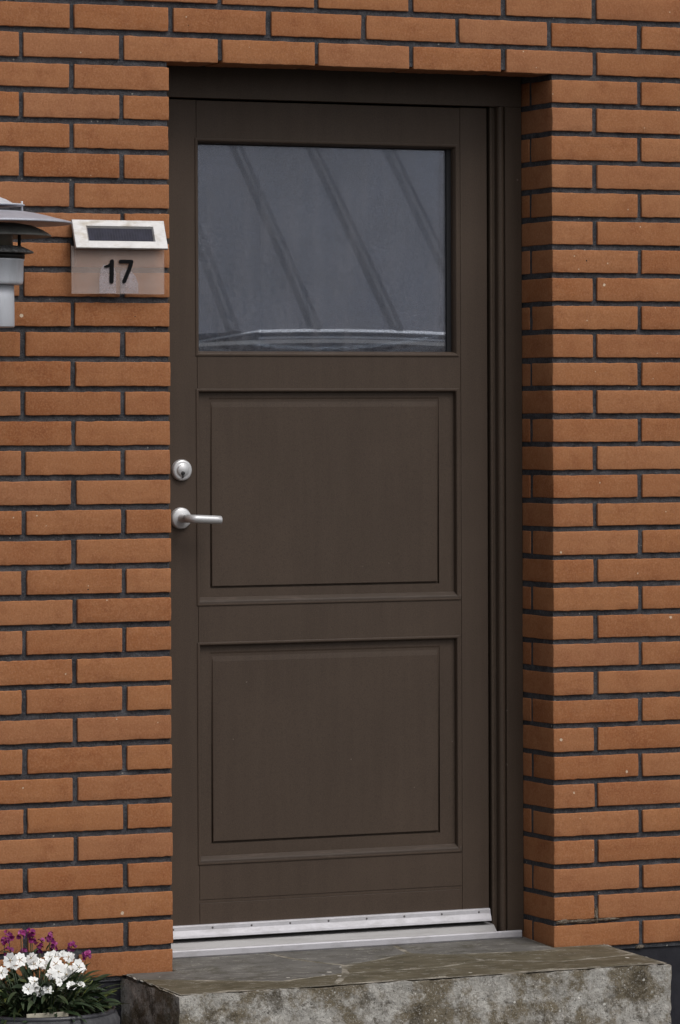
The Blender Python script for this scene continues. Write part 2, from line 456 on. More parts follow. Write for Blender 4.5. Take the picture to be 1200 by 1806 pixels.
bricks = MB()
def brick(x0, x1, z0, z1, y0, y1, rot=0.0):
    j = lambda a: rnd.uniform(-a, a)
    x0 += j(.0012); x1 += j(.0012); z0 += j(.001); z1 += j(.001)
    dy = j(.0012)
    y0, y1 = (y0 + dy), y1
    seed = Vector((rnd.uniform(0, 90), rnd.uniform(0, 90), rnd.uniform(0, 90)))
    r = 0.0022
    def line(a, b, step):
        n = max(1, int((b - a - 2 * r) / step))
        return [a, a + r * .45] + [a + r + (b - a - 2 * r) * i / n for i in range(n + 1)] + [b - r * .45, b]
    X, Y, Z = line(x0, x1, .012), line(y0, y1, .03), line(z0, z1, .014)
    idx, V, F = {}, [], []
    tilt = j(.004)
    xm = (x0 + x1) / 2
    def vert(i, k, l):
        key = (i, k, l)
        if key in idx: return idx[key]
        p = Vector((X[i], Y[k], Z[l]))
        q = Vector((min(max(p.x, x0 + r), x1 - r), min(max(p.y, y0 + r), y1 - r), min(max(p.z, z0 + r), z1 - r)))
        d = p - q
        if d.length > r: d = d.normalized() * r
        p = q + d
        e = noise.noise_vector(p * 70 + seed) * .0010 + noise.noise_vector(p * 240 + seed) * .0011
        p = p + Vector((e.x, e.y * .6, e.z))
        p.z += (p.x - xm) * tilt
        idx[key] = len(V); V.append(p)
        return idx[key]
    nx, ny, nz = len(X) - 1, len(Y) - 1, len(Z) - 1
    for i in range(nx):
        for l in range(nz):
            F.append((vert(i, 0, l), vert(i + 1, 0, l), vert(i + 1, 0, l + 1), vert(i, 0, l + 1)))
            if y1 > 0.1: F.append((vert(i, ny, l), vert(i, ny, l + 1), vert(i + 1, ny, l + 1), vert(i + 1, ny, l)))
        for k in range(ny):
            F.append((vert(i, k, 0), vert(i, k + 1, 0), vert(i + 1, k + 1, 0), vert(i + 1, k, 0)))
            F.append((vert(i, k, nz), vert(i + 1, k, nz), vert(i + 1, k + 1, nz), vert(i, k + 1, nz)))
    for l in range(nz):
        for k in range(ny):
            F.append((vert(0, k, l), vert(0, k, l + 1), vert(0, k + 1, l + 1), vert(0, k + 1, l)))
            F.append((vert(nx, k, l), vert(nx, k + 1, l), vert(nx, k + 1, l + 1), vert(nx, k, l + 1)))
    bricks.add(V, F, 0, True)

XL, XE = -1.75, 2.75
hj = 0.0063
for i in range(-11, 31):                                # courses, counted down from the one under the lintel joint
    z1, z0 = ZT - i * C - hj, ZT - (i + 1) * C + hj
    full = (i % 2 == 0)
    if i >= 0:
        # left of the door, from the corner outwards; the corner brick returns into the reveal
        x = 0.0
        if full:
            brick(-.228, 0, z0, z1, 0, .108); brick(-.108, 0, z0, z1, .120, .30); x = -.240
        else:
            brick(-.108, 0, z0, z1, 0, .228); x = -.120
        while x > XL:
            brick(x - .228, x, z0, z1, 0, .05); x -= .240
        x = XR
        if full:
            brick(XR, XR + .228, z0, z1, 0, .108); brick(XR, XR + .108, z0, z1, .120, .30); x = XR + .240
        else:
            brick(XR, XR + .108, z0, z1, 0, .228); x = XR + .120
        while x < XE:
            brick(x, x + .228, z0, z1, 0, .05); x += .240
    else:
        k0 = -.348 if not full else -.228
        x = k0 - .240 * 6
        while x < XE:
            brick(x, x + .228, z0, z1, 0, .108 if i == -1 else .05); x += .2402
b = MB()
yj = 0.0058
b.box(XL - .2, -.0022, yj, .36, -.004, ZT - .02, 1)
b.box(XR + .0022, XE + .2, yj, .36, -.004, ZT - .02, 1)
b.box(XL - .2, XE + .2, yj, .36, ZT + .013, ZT + 11 * C, 1)
b.box(XL - .2, -.0026, yj + .0004, .36, ZT - .02, ZT + .013, 1)
b.box(XR + .0026, XE + .2, yj + .0004, .36, ZT - .02, ZT + .013, 1)
bricks.v, nb = bricks.v, len(bricks.v)
bricks.add(b.v, b.f, 1, False)
wall = bricks.build("brick_wall", [m_brick, m_mortar], house, fix=True)
pl = MB().box(XL - .2, XE + .2, .010, .36, GZ - .05, -.005)
pl.build("plinth", m_plinth, house)
# a dab of pale mortar left over on the right-hand corner and in two joints
for (x, y, z, sx, sz) in ((.998, .0035, .070, .013, .006), (1.0875, .0040, .0800, .0042, .018), (1.05, .0035, .0690, .040, .0040),
                          (1.120, .0035, .0700, .026, .0035), (1.207, .006, -.002, .010, .004)):
    bm = bmesh.new()
    bmesh.ops.create_icosphere(bm, subdivisions=4, radius=1)
    for q in bm.verts:
        n_ = 1 + .9 * noise.noise(q.co * 3.1 + Vector((x * 40, 0, z * 40)))
        q.co = (x + q.co.x * sx * n_, y + q.co.y * .0045, z + q.co.z * sz * n_)
    MB().bm(bm, 0, True).build("mortar_smear", m_smear, house)
# dark hallway behind the door
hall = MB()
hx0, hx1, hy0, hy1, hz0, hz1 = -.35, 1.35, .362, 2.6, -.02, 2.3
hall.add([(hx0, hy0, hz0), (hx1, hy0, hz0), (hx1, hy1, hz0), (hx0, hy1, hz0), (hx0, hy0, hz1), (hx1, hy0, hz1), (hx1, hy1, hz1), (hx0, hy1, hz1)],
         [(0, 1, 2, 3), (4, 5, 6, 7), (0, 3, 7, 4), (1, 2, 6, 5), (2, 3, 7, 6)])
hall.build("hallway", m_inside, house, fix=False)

# frame
FY = 0.158
fr_ = MB()
zb, zt = 0.034, ZT + .012
def arc(cx, cy, r, a0, a1, n=6):
    return [(cx + r * cos(radians(a0 + (a1 - a0) * k / n)), cy + r * sin(radians(a0 + (a1 - a0) * k / n))) for k in range(n + 1)]
jr = [(XR - .001, .23), (XR - .001, FY), (.9300, FY), (.9285, FY + .006)] + arc(.9185, FY + .005, .0085, 0, -180, 8) + \
     [(.9095, FY + .016), (.9040, FY + .016)] + arc(.9000, FY + .017, .0045, 0, -180, 6) + [(.8945, FY + .05), (.8945, .23)]
fr_.extrude(jr, 'z', zb, 2.0048)
jl = [(.001, .23), (.001, FY), (.026, FY), (.0285, FY + .02), (.0285, .23)]
fr_.extrude(jl, 'z', zb, 2.0048)
hd = [(FY - .0004, 2.0060), (FY - .0004, zt), (.23, zt), (.23, 2.0060), (FY + .004, 2.0050)]
fr_.extrude(hd, 'x', .0012, XR - .0012, 0)
frame = fr_.build("door_frame", m_frame, house)
# threshold: sloped weathered sill with a bright nose, fixed to the frame
t = MB()
t.extrude([(.1400, .018), (.1360, .0225), (.1360, .0350), (.1385, .0378), (.1420, .0378), (.1420, .018)], 'x', .002, XR - .016, 0, .0006)
th = t.build("threshold", m_alu, frame)
t = MB()
t.extrude([(.1422, .020), (.1422, .0380), (.1580, .0520), (.225, .0590), (.225, .020)], 'x', .003, .893, 0)
t.build("threshold_top", m_alu_dark, th)

# door leaf
DY = 0.170
LX0, LX1, LZ0, LZ1 = .0325, .8865, .0655, 2.0015
OX0, OX1 = .1375, .8060          # the three openings
W0, W1 = 1.4140, 1.9095          # window
A0, A1 = 0.8350, 1.3300          # upper panel
B0, B1 = 0.2330, 0.7420          # lower panel
TH = .052
dr = MB()
e = .0011
dr.box(LX0, OX0 - .0006, DY, DY + TH, LZ0, LZ1, 0, e)
dr.box(OX1 + .0100, LX1, DY, DY + TH, LZ0, LZ1, 0, e)
for z0, z1 in ((W1, LZ1 - .001), (A1, W0), (B1, A0), (.148, B0)):
    dr.box(OX0, OX1 + .0096, DY + .0003, DY + TH - .001, z0, z1, 0, e)
dr.box(OX1, OX1 + .0096, DY + .0006, DY + TH - .001, W0 + .0002, W1 - .0002, 0, .0004)
dr.box(OX1, OX1 + .0096, DY + .0006, DY + TH - .001, A0 + .0002, A1 - .0002, 0, .0004)
dr.box(OX1, OX1 + .0096, DY + .0006, DY + TH - .001, B0 + .0002, B1 - .0002, 0, .0004)
# bottom rail below the shadow groove
dr.box(OX0, OX1 + .0096, DY + .0016, DY + TH - .001, .1405, .148, 0, 0)
dr.box(OX0, OX1 + .0096, DY + .0004, DY + TH - .001, LZ0, .1400, 0, e)
door = dr.build("front_door", m_door, house)
door["label"] = "dark brown painted panelled front door"

def moulding(x0, x1, z0, z1, w, d, lip):
    """slim rounded bead around an opening: proud lip outside, stepping down to depth d"""
    mb = MB()
    def ring(ins, y):
        return [(x0 + ins, y, z0 + ins), (x1 - ins, y, z0 + ins), (x1 - ins, y, z1 - ins), (x0 + ins, y, z1 - ins)]
    rings = [ring(-.0045, DY + .002), ring(-.0040, DY - lip * .7), ring(-.0025, DY - lip), ring(.0005, DY - lip), ring(.0025, DY - lip * .5),
             ring(w * .8, DY + d * .35), ring(w, DY + d), ring(w, DY + d + .006)]
    V = [p for r_ in rings for p in r_]
    F = []
    for i in range(len(rings) - 1):
        for k in range(4):
            k2 = (k + 1) % 4
            F.append((i * 4 + k, i * 4 + k2, i * 4 + 4 + k2, i * 4 + 4 + k))
    mb.add(V, F)
    return mb

for (z0, z1, i0, i1) in ((A0, A1, .8725, 1.2915), (B0, B1, .2785, .7005)):
    # the fielded board
    px0, px1 = .1735, .7600
    V, F = [], []
    py = DY + .0105
    def ring(x0, x1, za, zb_, y, yt=None):
        yt = y if yt is None else yt
        return [(x0, y, za), (x1, y, za), (x1, yt, zb_), (x0, yt, zb_)]
    rings = [ring(OX0 + .001, OX1 - .001, z0 + .001, z1 - .001, py), ring(px0 - .0022, px1 + .0022, i0 - .0022, i1 + .022, py),
             ring(px0 - .0018, px1 + .0018, i0 - .0018, i1 + .018, py + .0072, py + .0012), ring(px0 + .0018, px1 - .0018, i0 + .0018, i1 + .012, py + .0072, py + .0012),
             ring(px0 + .0026, px1 - .0026, i0 + .0026, i1 + .008, py + .0006),
             ring(px0 + .0040, px1 - .0040, i0 + .0040, i1 - .000, py - .0004)]
    pb = MB()
    for r_ in rings: V += r_
    for i in range(len(rings) - 1):
        for k in range(4):
            k2 = (k + 1) % 4
            F.append((i * 4 + k, i * 4 + k2, i * 4 + 4 + k2, i * 4 + 4 + k))
    n5 = (len(rings) - 1) * 4
    F.append((n5, n5 + 1, n5 + 2, n5 + 3))
    pb.add(V, F)
    pn = pb.build("door_panel", m_door, door)
    moulding(OX0, OX1, z0, z1, .0045, .0094, .0022).build("panel_moulding", m_door, door)
    # sloped weather ledge across the bottom of the panel
    lb = MB()
    lb.extrude([(DY + .0105, z0 + .016), (DY + .0085, z0 + .0152), (DY - .0010, z0 + .0075), (DY - .0020, z0 + .0045), (DY - .0020, z0 - .0028),
                (DY - .0012, z0 - .0042), (DY + .0010, z0 - .0046), (DY + .0010, z0 + .001), (DY + .0105, z0 + .001)], 'x', OX0 - .003, OX1 + .008, 0, .0008)
    lb.build("weather_ledge", m_ledge, door)

moulding(OX0, OX1, W0, W1, .0075, .0160, .0022).build("window_bead", m_door, door)
gk = MB()
gy = DY + .0150
gx0, gx1, gz0, gz1 = OX0 + .0055, OX1 - .0070, W0 + .0055, W1 - .0058
for (a0, a1, b0, b1) in ((gx0, gx1, gz1 - .004, gz1 + .0015), (gx1 - .012, gx1 + .0015, gz0, gz1 - .004), (gx0 - .001, gx0 + .0022, gz0, gz1 - .004), (gx0 + .0022, gx1 - .012, gz0 - .001, gz0 + .0022)):
    gk.box(a0, a1, gy, gy + .012, b0, b1, 0, .0006)
gk.build("window_gasket", m_gasket, door)
def pane(y, amp, thick=.004):
    n_ = 28
    mb = MB()
    V, F = [], []
    x0, x1, z0, z1 = OX0 + .002, OX1 - .002, W0 + .002, W1 - .002
    for s in (0, 1):
        for i in range(n_ + 1):
            for k in range(n_ + 1):
                u, v = 2 * i / n_ - 1, 2 * k / n_ - 1
                w_ = amp * (1 - u * u) * (1 - v * v)
                V.append((x0 + (x1 - x0) * i / n_, y + w_ + s * thick, z0 + (z1 - z0) * k / n_))
    N = (n_ + 1) ** 2
    for i in range(n_):
        for k in range(n_):
            a = i * (n_ + 1) + k
            F.append((a, a + n_ + 1, a + n_ + 2, a + 1))
            F.append((N + a, N + a + 1, N + a + n_ + 2, N + a + n_ + 1))
    mb.add(V, F, 0, True)
    return mb
pane(DY + .020, -.00012).build("glass_pane", m_glass, door, fix=False)
pane(DY + .036, .00040).build("glass_pane", m_glass_in, door, fix=False)

# weather strip along the foot of the leaf, with its screw heads
ws = MB()
ws.extrude([(DY + .001, .0915), (DY - .0080, .0915), (DY - .0105, .0890), (DY - .0115, .0800), (DY - .0165, .0680), (DY - .0180, .0625), (DY - .0158, .0618), (DY - .0090, .0770), (DY + .001, .0780)],
           'x', .034, .8850, 0, .0006)
strip = ws.build("weather_strip", m_alu, door)
for k in range(9):
    MB().lathe([(0, -.0008), (.0022, -.0008), (.0026, 0), (.0026, .003)], (.066 + k * .0985, DY - .0112, .0840), 'y', 10).build("screw", m_screw, strip)

# lock and handle
lk = MB()
lk.lathe([(0, -.0125), (.0125, -.0125), (.0130, -.0120), (.0135, -.0095), (.0185, -.0105), (.0225, -.0095), (.0245, -.0065), (.0248, .001)], (.0955, DY, 1.1462), 'y', 48)
lock = lk.build("door_lock", m_steel, door)
k_ = MB().lathe([(0, -.0140), (.0042, -.0140), (.0048, -.0134), (.0048, -.011)], (.0950, DY, 1.1392), 'y', 20)
k_.box(.0937, .0963, DY - .0146, DY - .011, 1.1280, 1.1390, 0)
k_.build("keyhole", m_black, lock)
hb = MB()
hc = (.0930, DY, 1.0350)
hb.lathe([(0, -.0105), (.0215, -.0105), (.0240, -.0085), (.0252, -.0045), (.0252, .001)], hc, 'y', 48)
hb.lathe([(.0105, -.010), (.0098, -.020), (.0095, -.040)], hc, 'y', 24)
path = [(hc[0], DY - .036, hc[2]), (hc[0] + .0005, DY - .048, hc[2]), (hc[0] + .005, DY - .0565, hc[2] - .0002), (hc[0] + .014, DY - .0600, hc[2] - .0006)]
path += [(hc[0] + .014 + .0625 * k / 6, DY - .0600 + .003 * (k / 6) ** 2, hc[2] - .0006 - .0030 * k / 6) for k in range(1, 7)]
path += [(path[-1][0] + .002, path[-1][1], path[-1][2])]
hb.tube(path, [.0092, .0094, .0096, .0097] + [.0097, .0097, .0097, .0097, .0096, .0095, .0082], 20)
hb.build("door_handle", m_steel, door)

# ------------------------------------------------------------------ stone step in front of the door
step = thing("porch_step", "mossy concrete doorstep topped with irregular slate flagstones below the front door", "doorstep", loc=(0, 0, 0))
sb = MB()
def rough_face(o, u, v, nu, nv, amp, top_=False):
    """noisy grid patch spanning o + s*u + t*v; edges stay shared because the noise is a function of position"""
    V, F = [], []
    o, u, v = Vector(o), Vector(u), Vector(v)
    for i in range(nu + 1):
        for k in range(nv + 1):
            p = o + u * (i / nu) + v * (k / nv)
            e_ = noise.noise_vector(p * 9 + Vector((3, 7, 1))) * amp + noise.noise_vector(p * 38) * amp * .8 + noise.noise_vector(p * 110) * amp * .5
            if top_:
                e_.z -= .0034 * min(1, max(0, min(p.x - SX0 - .004, SX1 - .004 - p.x, p.y - SY - .016) / .012))
            V.append(p + e_)
    for i in range(nu):
        for k in range(nv):
            a = i * (nv + 1) + k
            F.append((a, a + nv + 1, a + nv + 2, a + 1))
    sb.add(V, F, 0, True)
SX0, SX1, SY = -.122, 1.108, -.338
zt0 = .0008
rough_face((SX0, SY, GZ - .02), (SX1 - SX0, .012, 0), (0, 0, -GZ + .02 + zt0), 170, 30, .0036)
rough_face((SX0, .012, GZ - .02), (0, SY - .012, 0), (0, 0, -GZ + .02 + zt0), 50, 30, .0036)
rough_face((SX1, SY + .012, GZ - .02), (0, -SY, 0), (0, 0, -GZ + .02 + zt0), 50, 30, .0036)
rough_face((SX0, SY, zt0), (SX1 - SX0, .012, 0), (0, .34 - .002, .010), 170, 50, .0036, True)
sb.build("concrete_block", m_conc, step)
bd = MB().add([(SX0 + .006, SY + .008, .0029), (SX1 - .006, SY + .018, .0029), (SX1 - .006, -.004, .0110), (XR - .004, -.004, .0110), (XR - .004, .152, .0194),
               (.004, .152, .0194), (.004, -.004, .0110), (SX0 + .006, -.004, .0110)], [(0, 1, 2, 3, 6, 7), (3, 4, 5, 6)])
bd.build("grout_bed", m_grout, step)
def ztop(y):
    return .0115 + (y * .055 if y > 0 else y * .024)
slabs = [
    (0, [(-.116, -.004), (-.117, -.085), (-.054, -.117), (.060, -.176), (.171, -.226), (.262, -.198), (.342, -.176), (.388, -.073), (.313, .056), (.288, .150), (.006, .150), (.006, -.006)]),
    (1, [(-.117, -.098), (-.054, -.131), (.060, -.190), (.171, -.238), (.260, -.209), (.338, -.189), (.290, -.262), (.252, -.314), (.150, -.320), (.03, -.306), (-.110, -.318)]),
    (0, [(.298, .150), (.325, .058), (.402, -.068), (.450, -.046), (.511, -.012), (.602, .034), (.617, .150)]),
    (1, [(.402, -.082), (.452, -.058), (.511, -.024), (.605, .021), (.700, -.024), (.718, -.120), (.576, -.174), (.356, -.174)]),
    (0, [(.629, .150), (.612, .032), (.705, -.012), (.830, -.028), (.968, -.030), (.968, .150)]),
    (1, [(.712, -.024), (.731, -.120), (.800, -.160), (.893, -.198), (1.004, -.185), (1.090, -.168), (1.090, -.006), (.980, -.006), (.972, -.040), (.840, -.040)]),
    (1, [(.266, -.312), (.305, -.262), (.352, -.188), (.470, -.190), (.576, -.186), (.726, -.131), (.800, -.172), (.893, -.210), (1.004, -.197), (1.090, -.180), (1.084, -.300), (.93, -.310), (.800, -.298), (.62, -.312), (.45, -.302)])]
for kind, poly in slabs:
    # rounded irregular slab: dense outline, jittered, with a small chamfer
    out = []
    for i, a in enumerate(poly):
        q = poly[(i + 1) % len(poly)]
        n_ = max(1, int(math.hypot(q[0] - a[0], q[1] - a[1]) / .012))
        for k in range(n_):
            x, y = a[0] + (q[0] - a[0]) * k / n_, a[1] + (q[1] - a[1]) * k / n_
            v_ = noise.noise_vector(Vector((x * 30, y * 30, kind)))
            w_ = noise.noise_vector(Vector((x * 110, y * 110, kind)))
            out.append((x + v_.x * .0045 + w_.x * .0022, y + v_.y * .0045 + w_.y * .0022))
    cx, cy = sum(p[0] for p in out) / len(out), sum(p[1] for p in out) / len(out)
    bm = bmesh.new()
    lo = [bm.verts.new((x, y, ztop(y) - .012)) for x, y in out]
    mid = [bm.verts.new((x, y, ztop(y) - .0025)) for x, y in out]
    hi = []
    for x, y in out:
        d_ = Vector((cx - x, cy - y)).normalized() * .0022
        hi.append(bm.verts.new((x + d_.x, y + d_.y, ztop(y) + noise.noise(Vector((x * 25, y * 25, 5))) * .0006)))
    n_ = len(out)
    for A_, B_ in ((lo, mid), (mid, hi)):
        for i in range(n_):
            bm.faces.new((A_[i], A_[(i + 1) % n_], B_[(i + 1) % n_], B_[i]))
    top = bm.faces.new(hi)
    bmesh.ops.triangulate(bm, faces=[top])
    bmesh.ops.recalc_face_normals(bm, faces=bm.faces[:])
    fs = MB().bm(bm).build("flagstone", m_slate_moss if kind else m_slate, step)

# ------------------------------------------------------------------ solar house-number light
sol = thing("house_number_light", "small steel solar light with frosted plate reading 17 on the brick wall", "house number", loc=(0, 0, 0))
MB().box(-.2360, -.0215, -.0120, .0008, 1.6530, 1.7000, 0, .002).build("housing", m_black, sol)
# tilted top: frame ring around the recessed panel, thickness 6 mm
def tilt(x, s, out):           # s: 0 at the top edge .. 1 at the bottom edge; out: distance in front of the tilted face
    top, bot = Vector((0, -.0130, 1.7120)), Vector((0, -.0400, 1.6480))
    p = top + (bot - top) * s
    n_ = Vector((0, -(top.z - bot.z), -(bot.y - top.y) * -1)).normalized()
    n_ = Vector((0, -.064, .027)).normalized()
    p = p + n_ * out
    return (x, p.y, p.z)
sf = MB()
fx0, fx1 = -.2412, -.0190
ix0, ix1, s0, s1 = -.2095, -.0470, .215, .755
def q4(a0, a1, t0, t1, o_):
    return [tilt(a0, t0, o_), tilt(a1, t0, o_), tilt(a1, t1, o_), tilt(a0, t1, o_)]
rings = [q4(fx0, fx1, 0, 1, -.007), q4(fx0, fx1, 0, 1, -.001), q4(fx0 + .001, fx1 - .001, .012, .988, 0), q4(ix0, ix1, s0, s1, 0), q4(ix0 + .0012, ix1 - .0012, s0 + .015, s1 - .015, -.0012), q4(ix0 + .0045, ix1 - .003, s0 + .06, s1 - .02, -.005)]
V = [p for r_ in rings for p in r_]
F = []
for i in range(len(rings) - 1):
    for k in range(4):
        k2 = (k + 1) % 4
        F.append((i * 4 + k, i * 4 + k2, i * 4 + 4 + k2, i * 4 + 4 + k))
F.append((0, 3, 2, 1))
sf.add(V, F).build("panel_frame", m_solarframe, sol)
V = q4(ix0 + .0035, ix1 - .0022, s0 + .05, s1 - .01, -.0046) + q4(ix0 + .0035, ix1 - .0022, s0 + .05, s1 - .01, -.0060)
MB().add(V, [(0, 1, 2, 3), (7, 6, 5, 4), (0, 4, 5, 1), (1, 5, 6, 2), (2, 6, 7, 3), (3, 7, 4, 0)]).build("solar_panel", m_solar, sol)
PY = -.0240
plate = MB().box(-.2462, -.0225, PY, PY + .003, 1.5455, 1.6520, 0, .0006).build("number_plate", m_acryl, sol)
def fil(name, poly, y0, y1, mat, par, bev=0.0):
    return MB().extrude(poly, 'y', y0, y1, 0, bev).build(name, mat, par)
fil("adhesive_film", [(-.1800, 1.5470), (-.1800, 1.5820), (-.1768, 1.6000), (-.1690, 1.6110), (-.1560, 1.6090), (-.1440, 1.6060), (-.1400, 1.5900), (-.1395, 1.5470)], PY - .0005, PY - .0001, m_film, plate)
fil("adhesive_film", [(-.1290, 1.5475), (-.1290, 1.5960), (-.1210, 1.6010), (-.1050, 1.5990), (-.0930, 1.5860), (-.0865, 1.5700), (-.0860, 1.5475)], PY - .0005, PY - .0001, m_film, plate)
def capsule(p, q, r):
    a = math.atan2(q[1] - p[1], q[0] - p[0])
    return [(p[0] + r * cos(a + pi / 2 + pi * k / 8), p[1] + r * sin(a + pi / 2 + pi * k / 8)) for k in range(9)] + \
           [(q[0] + r * cos(a - pi / 2 + pi * k / 8), q[1] + r * sin(a - pi / 2 + pi * k / 8)) for k in range(9)]
one = MB()
one.extrude(capsule((-.1500, 1.6185), (-.1512, 1.5735), .0046), 'y', PY - .0032, PY - .0006)
one.extrude([(-.1530, 1.6220), (-.1550, 1.6145), (-.1600, 1.6110), (-.1685, 1.6085), (-.1680, 1.6045), (-.1600, 1.6050), (-.1500, 1.6075)], 'y', PY - .0030, PY - .0007)
one.build("digit", m_digit, plate)
sev = MB()
sev.extrude(capsule((-.1290, 1.6185), (-.1030, 1.6185), .0042), 'y', PY - .0032, PY - .0006)
sev.extrude(capsule((-.1028, 1.6182), (-.1085, 1.6010), .0043), 'y', PY - .0030, PY - .0007)
sev.extrude(capsule((-.1085, 1.6010), (-.1205, 1.5745), .0044), 'y', PY - .0031, PY - .0008)
sev.build("digit", m_digit, plate)

# ------------------------------------------------------------------ tiered wall lamp at the left edge
LXc, LYc = -.5293, -.25
lamp = thing("wall_lamp", "grey tiered outdoor lamp with layered metal shades over a pale tube, on the wall", "lamp", loc=(LXc, 0, 1.5))
def lpart(name, prof, mat, par=None, n=64):
    o = MB().lathe([(r, h - 1.5) for r, h in prof], (0, LYc, 0), 'z', n).build(name, mat, par or lamp)
    return o
shade = lpart("lamp_shade", [(.012, 1.7165), (.031, 1.7160), (.060, 1.7155), (.086, 1.7135), (.108, 1.7100), (.132, 1.7045), (.155, 1.6985), (.172, 1.6945), (.184, 1.6915), (.1855, 1.6890), (.1845, 1.6865), (.182, 1.6870),
                       (.168, 1.6905), (.130, 1.7000), (.086, 1.7090), (.012, 1.7120), (.012, 1.7165)], m_lamp)
lpart("lamp_cap", [(0, 1.7490), (.014, 1.7485), (.030, 1.7455), (.044, 1.7400), (.054, 1.7345), (.060, 1.7310), (.082, 1.7295), (.085, 1.7275), (.082, 1.7260), (0, 1.7260)], m_lampwhite)
for a in (-24.5 + 0, 95.5, 215.5):
    MB().tube([(.078 * cos(radians(a)), LYc + .078 * sin(radians(a)), .211), (.078 * cos(radians(a)), LYc + .078 * sin(radians(a)), .236)], [.0028, .0022], 10).build("spacer_pin", m_lampwhite, lamp)
lpart("inner_shade", [(.020, 1.6900), (.070, 1.6885), (.100, 1.6830), (.122, 1.6740), (.137, 1.6650), (.1415, 1.6610), (.1390, 1.6590), (.120, 1.6680), (.096, 1.6770), (.020, 1.6830), (.020, 1.6900)], m_lampdark)
lpart("lamp_glass", [(0, 1.6840), (.056, 1.6820), (.058, 1.6640), (.058, 1.6330), (0, 1.6330)], m_lampglass)
for a in (-24.5, 95.5, 215.5):
    MB().tube([(.072 * cos(radians(a)), LYc + .072 * sin(radians(a)), .130), (.072 * cos(radians(a)), LYc + .072 * sin(radians(a)), .176)], .0035, 10).build("strut", m_black, lamp)
lpart("reflector_ring", [(.030, 1.6400), (.076, 1.6390), (.090, 1.6330), (.102, 1.6270), (.1030, 1.6245), (.098, 1.6232), (.030, 1.6232), (.030, 1.6400)], m_ring)
lpart("collar", [(0, 1.6235), (.0835, 1.6235), (.0835, 1.6120), (0, 1.6120)], m_black)
lpart("lamp_cup", [(0, 1.6118), (.079, 1.6118), (.0825, 1.6108), (.0828, 1.6085), (.0812, 1.6070), (.0800, 1.5640), (.0785, 1.5580), (.0760, 1.5560), (0, 1.5560)], m_lampwhite)
lpart("lamp_tube", [(0, 1.5558), (.0600, 1.5558), (.0605, 1.5200), (.0608, 1.4665), (.0590, 1.4640), (0, 1.4640)], m_lampwhite)
MB().tube([(0, LYc + .055, 0.01), (0, -.012, 0.01)], .016, 20).build("wall_arm", m_lampwhite, lamp)
MB().lathe([(0, -.016), (.046, -.016), (.052, -.012), (.052, .001)], (0, 0, 0.01), 'y', 40).build("wall_plate", m_lampwhite, lamp)

# ------------------------------------------------------------------ flower pot with its plants
PC = (-.418, -.260)
PZ = -.018
pot = thing("flower_pot", "round grey clay pot of flowers standing beside the doorstep", "plant pot", loc=(PC[0], PC[1], GZ))
pr_ = [(0, 0), (.105, 0), (.115, .006), (.150, .070), (.172, .130), (.1735, .160), (.166, .176), (.160, .180)]
bowl = MB().lathe(pr_ + [(.150, .180), (.146, .165), (.140, .12), (0, .12)], (0, 0, 0), 'z', 64).build("bowl", m_pot, pot)
MB().lathe([(.163, .176), (.1655, .1815), (.1625, .1865), (.156, .1865), (.1525, .1810), (.156, .175), (.163, .176)], (0, 0, 0), 'z', 64).build("rim", m_rim, pot)
so = MB()
V, F = [(0, 0, .165)], []
for j in range(1, 9):
    for k in range(40):
        a = 2 * pi * k / 40
        r = .149 * j / 8
        V.append((r * cos(a), r * sin(a), .163 + .008 * noise.noise(Vector((r * cos(a) * 30, r * sin(a) * 30, 2)))))
for k in range(40):
    F.append((0, 1 + k, 1 + (k + 1) % 40))
    for j in range(7):
        a = 1 + j * 40
        F.append((a + k, a + 40 + k, a + 40 + (k + 1) % 40, a + (k + 1) % 40))
so.add(V, F, 0, True).build("soil", m_soil, pot)

def leaf(mb, base, direction, length, width, droop, mat=0):
    d = Vector(direction).normalized()
    side = d.cross(Vector((0, 0, 1)))
    if side.length < .05: side = Vector((1, 0, 0))
    side.normalize()
    side = (Matrix.Rotation(rnd.uniform(-.9, .9), 3, d) @ side)
    p = Vector(base)
    n_ = 6
    V = []
    for i in range(n_ + 1):
        s = i / n_
        w_ = width * (sin(pi * min(1, s * .93 + .05)) ** .8) * .5
        nrm = side.cross(d)
        V += [p - side * w_ + nrm * w_ * .25, p, p + side * w_ + nrm * w_ * .25]
        d = (d + Vector((0, 0, -droop / n_))).normalized()
        p = p + d * (length / n_)
    F = []
    for i in range(n_):
        a = i * 3
        F += [(a, a + 1, a + 4, a + 3), (a + 1, a + 2, a + 5, a + 4)]
    mb.add(V, F, mat, True)

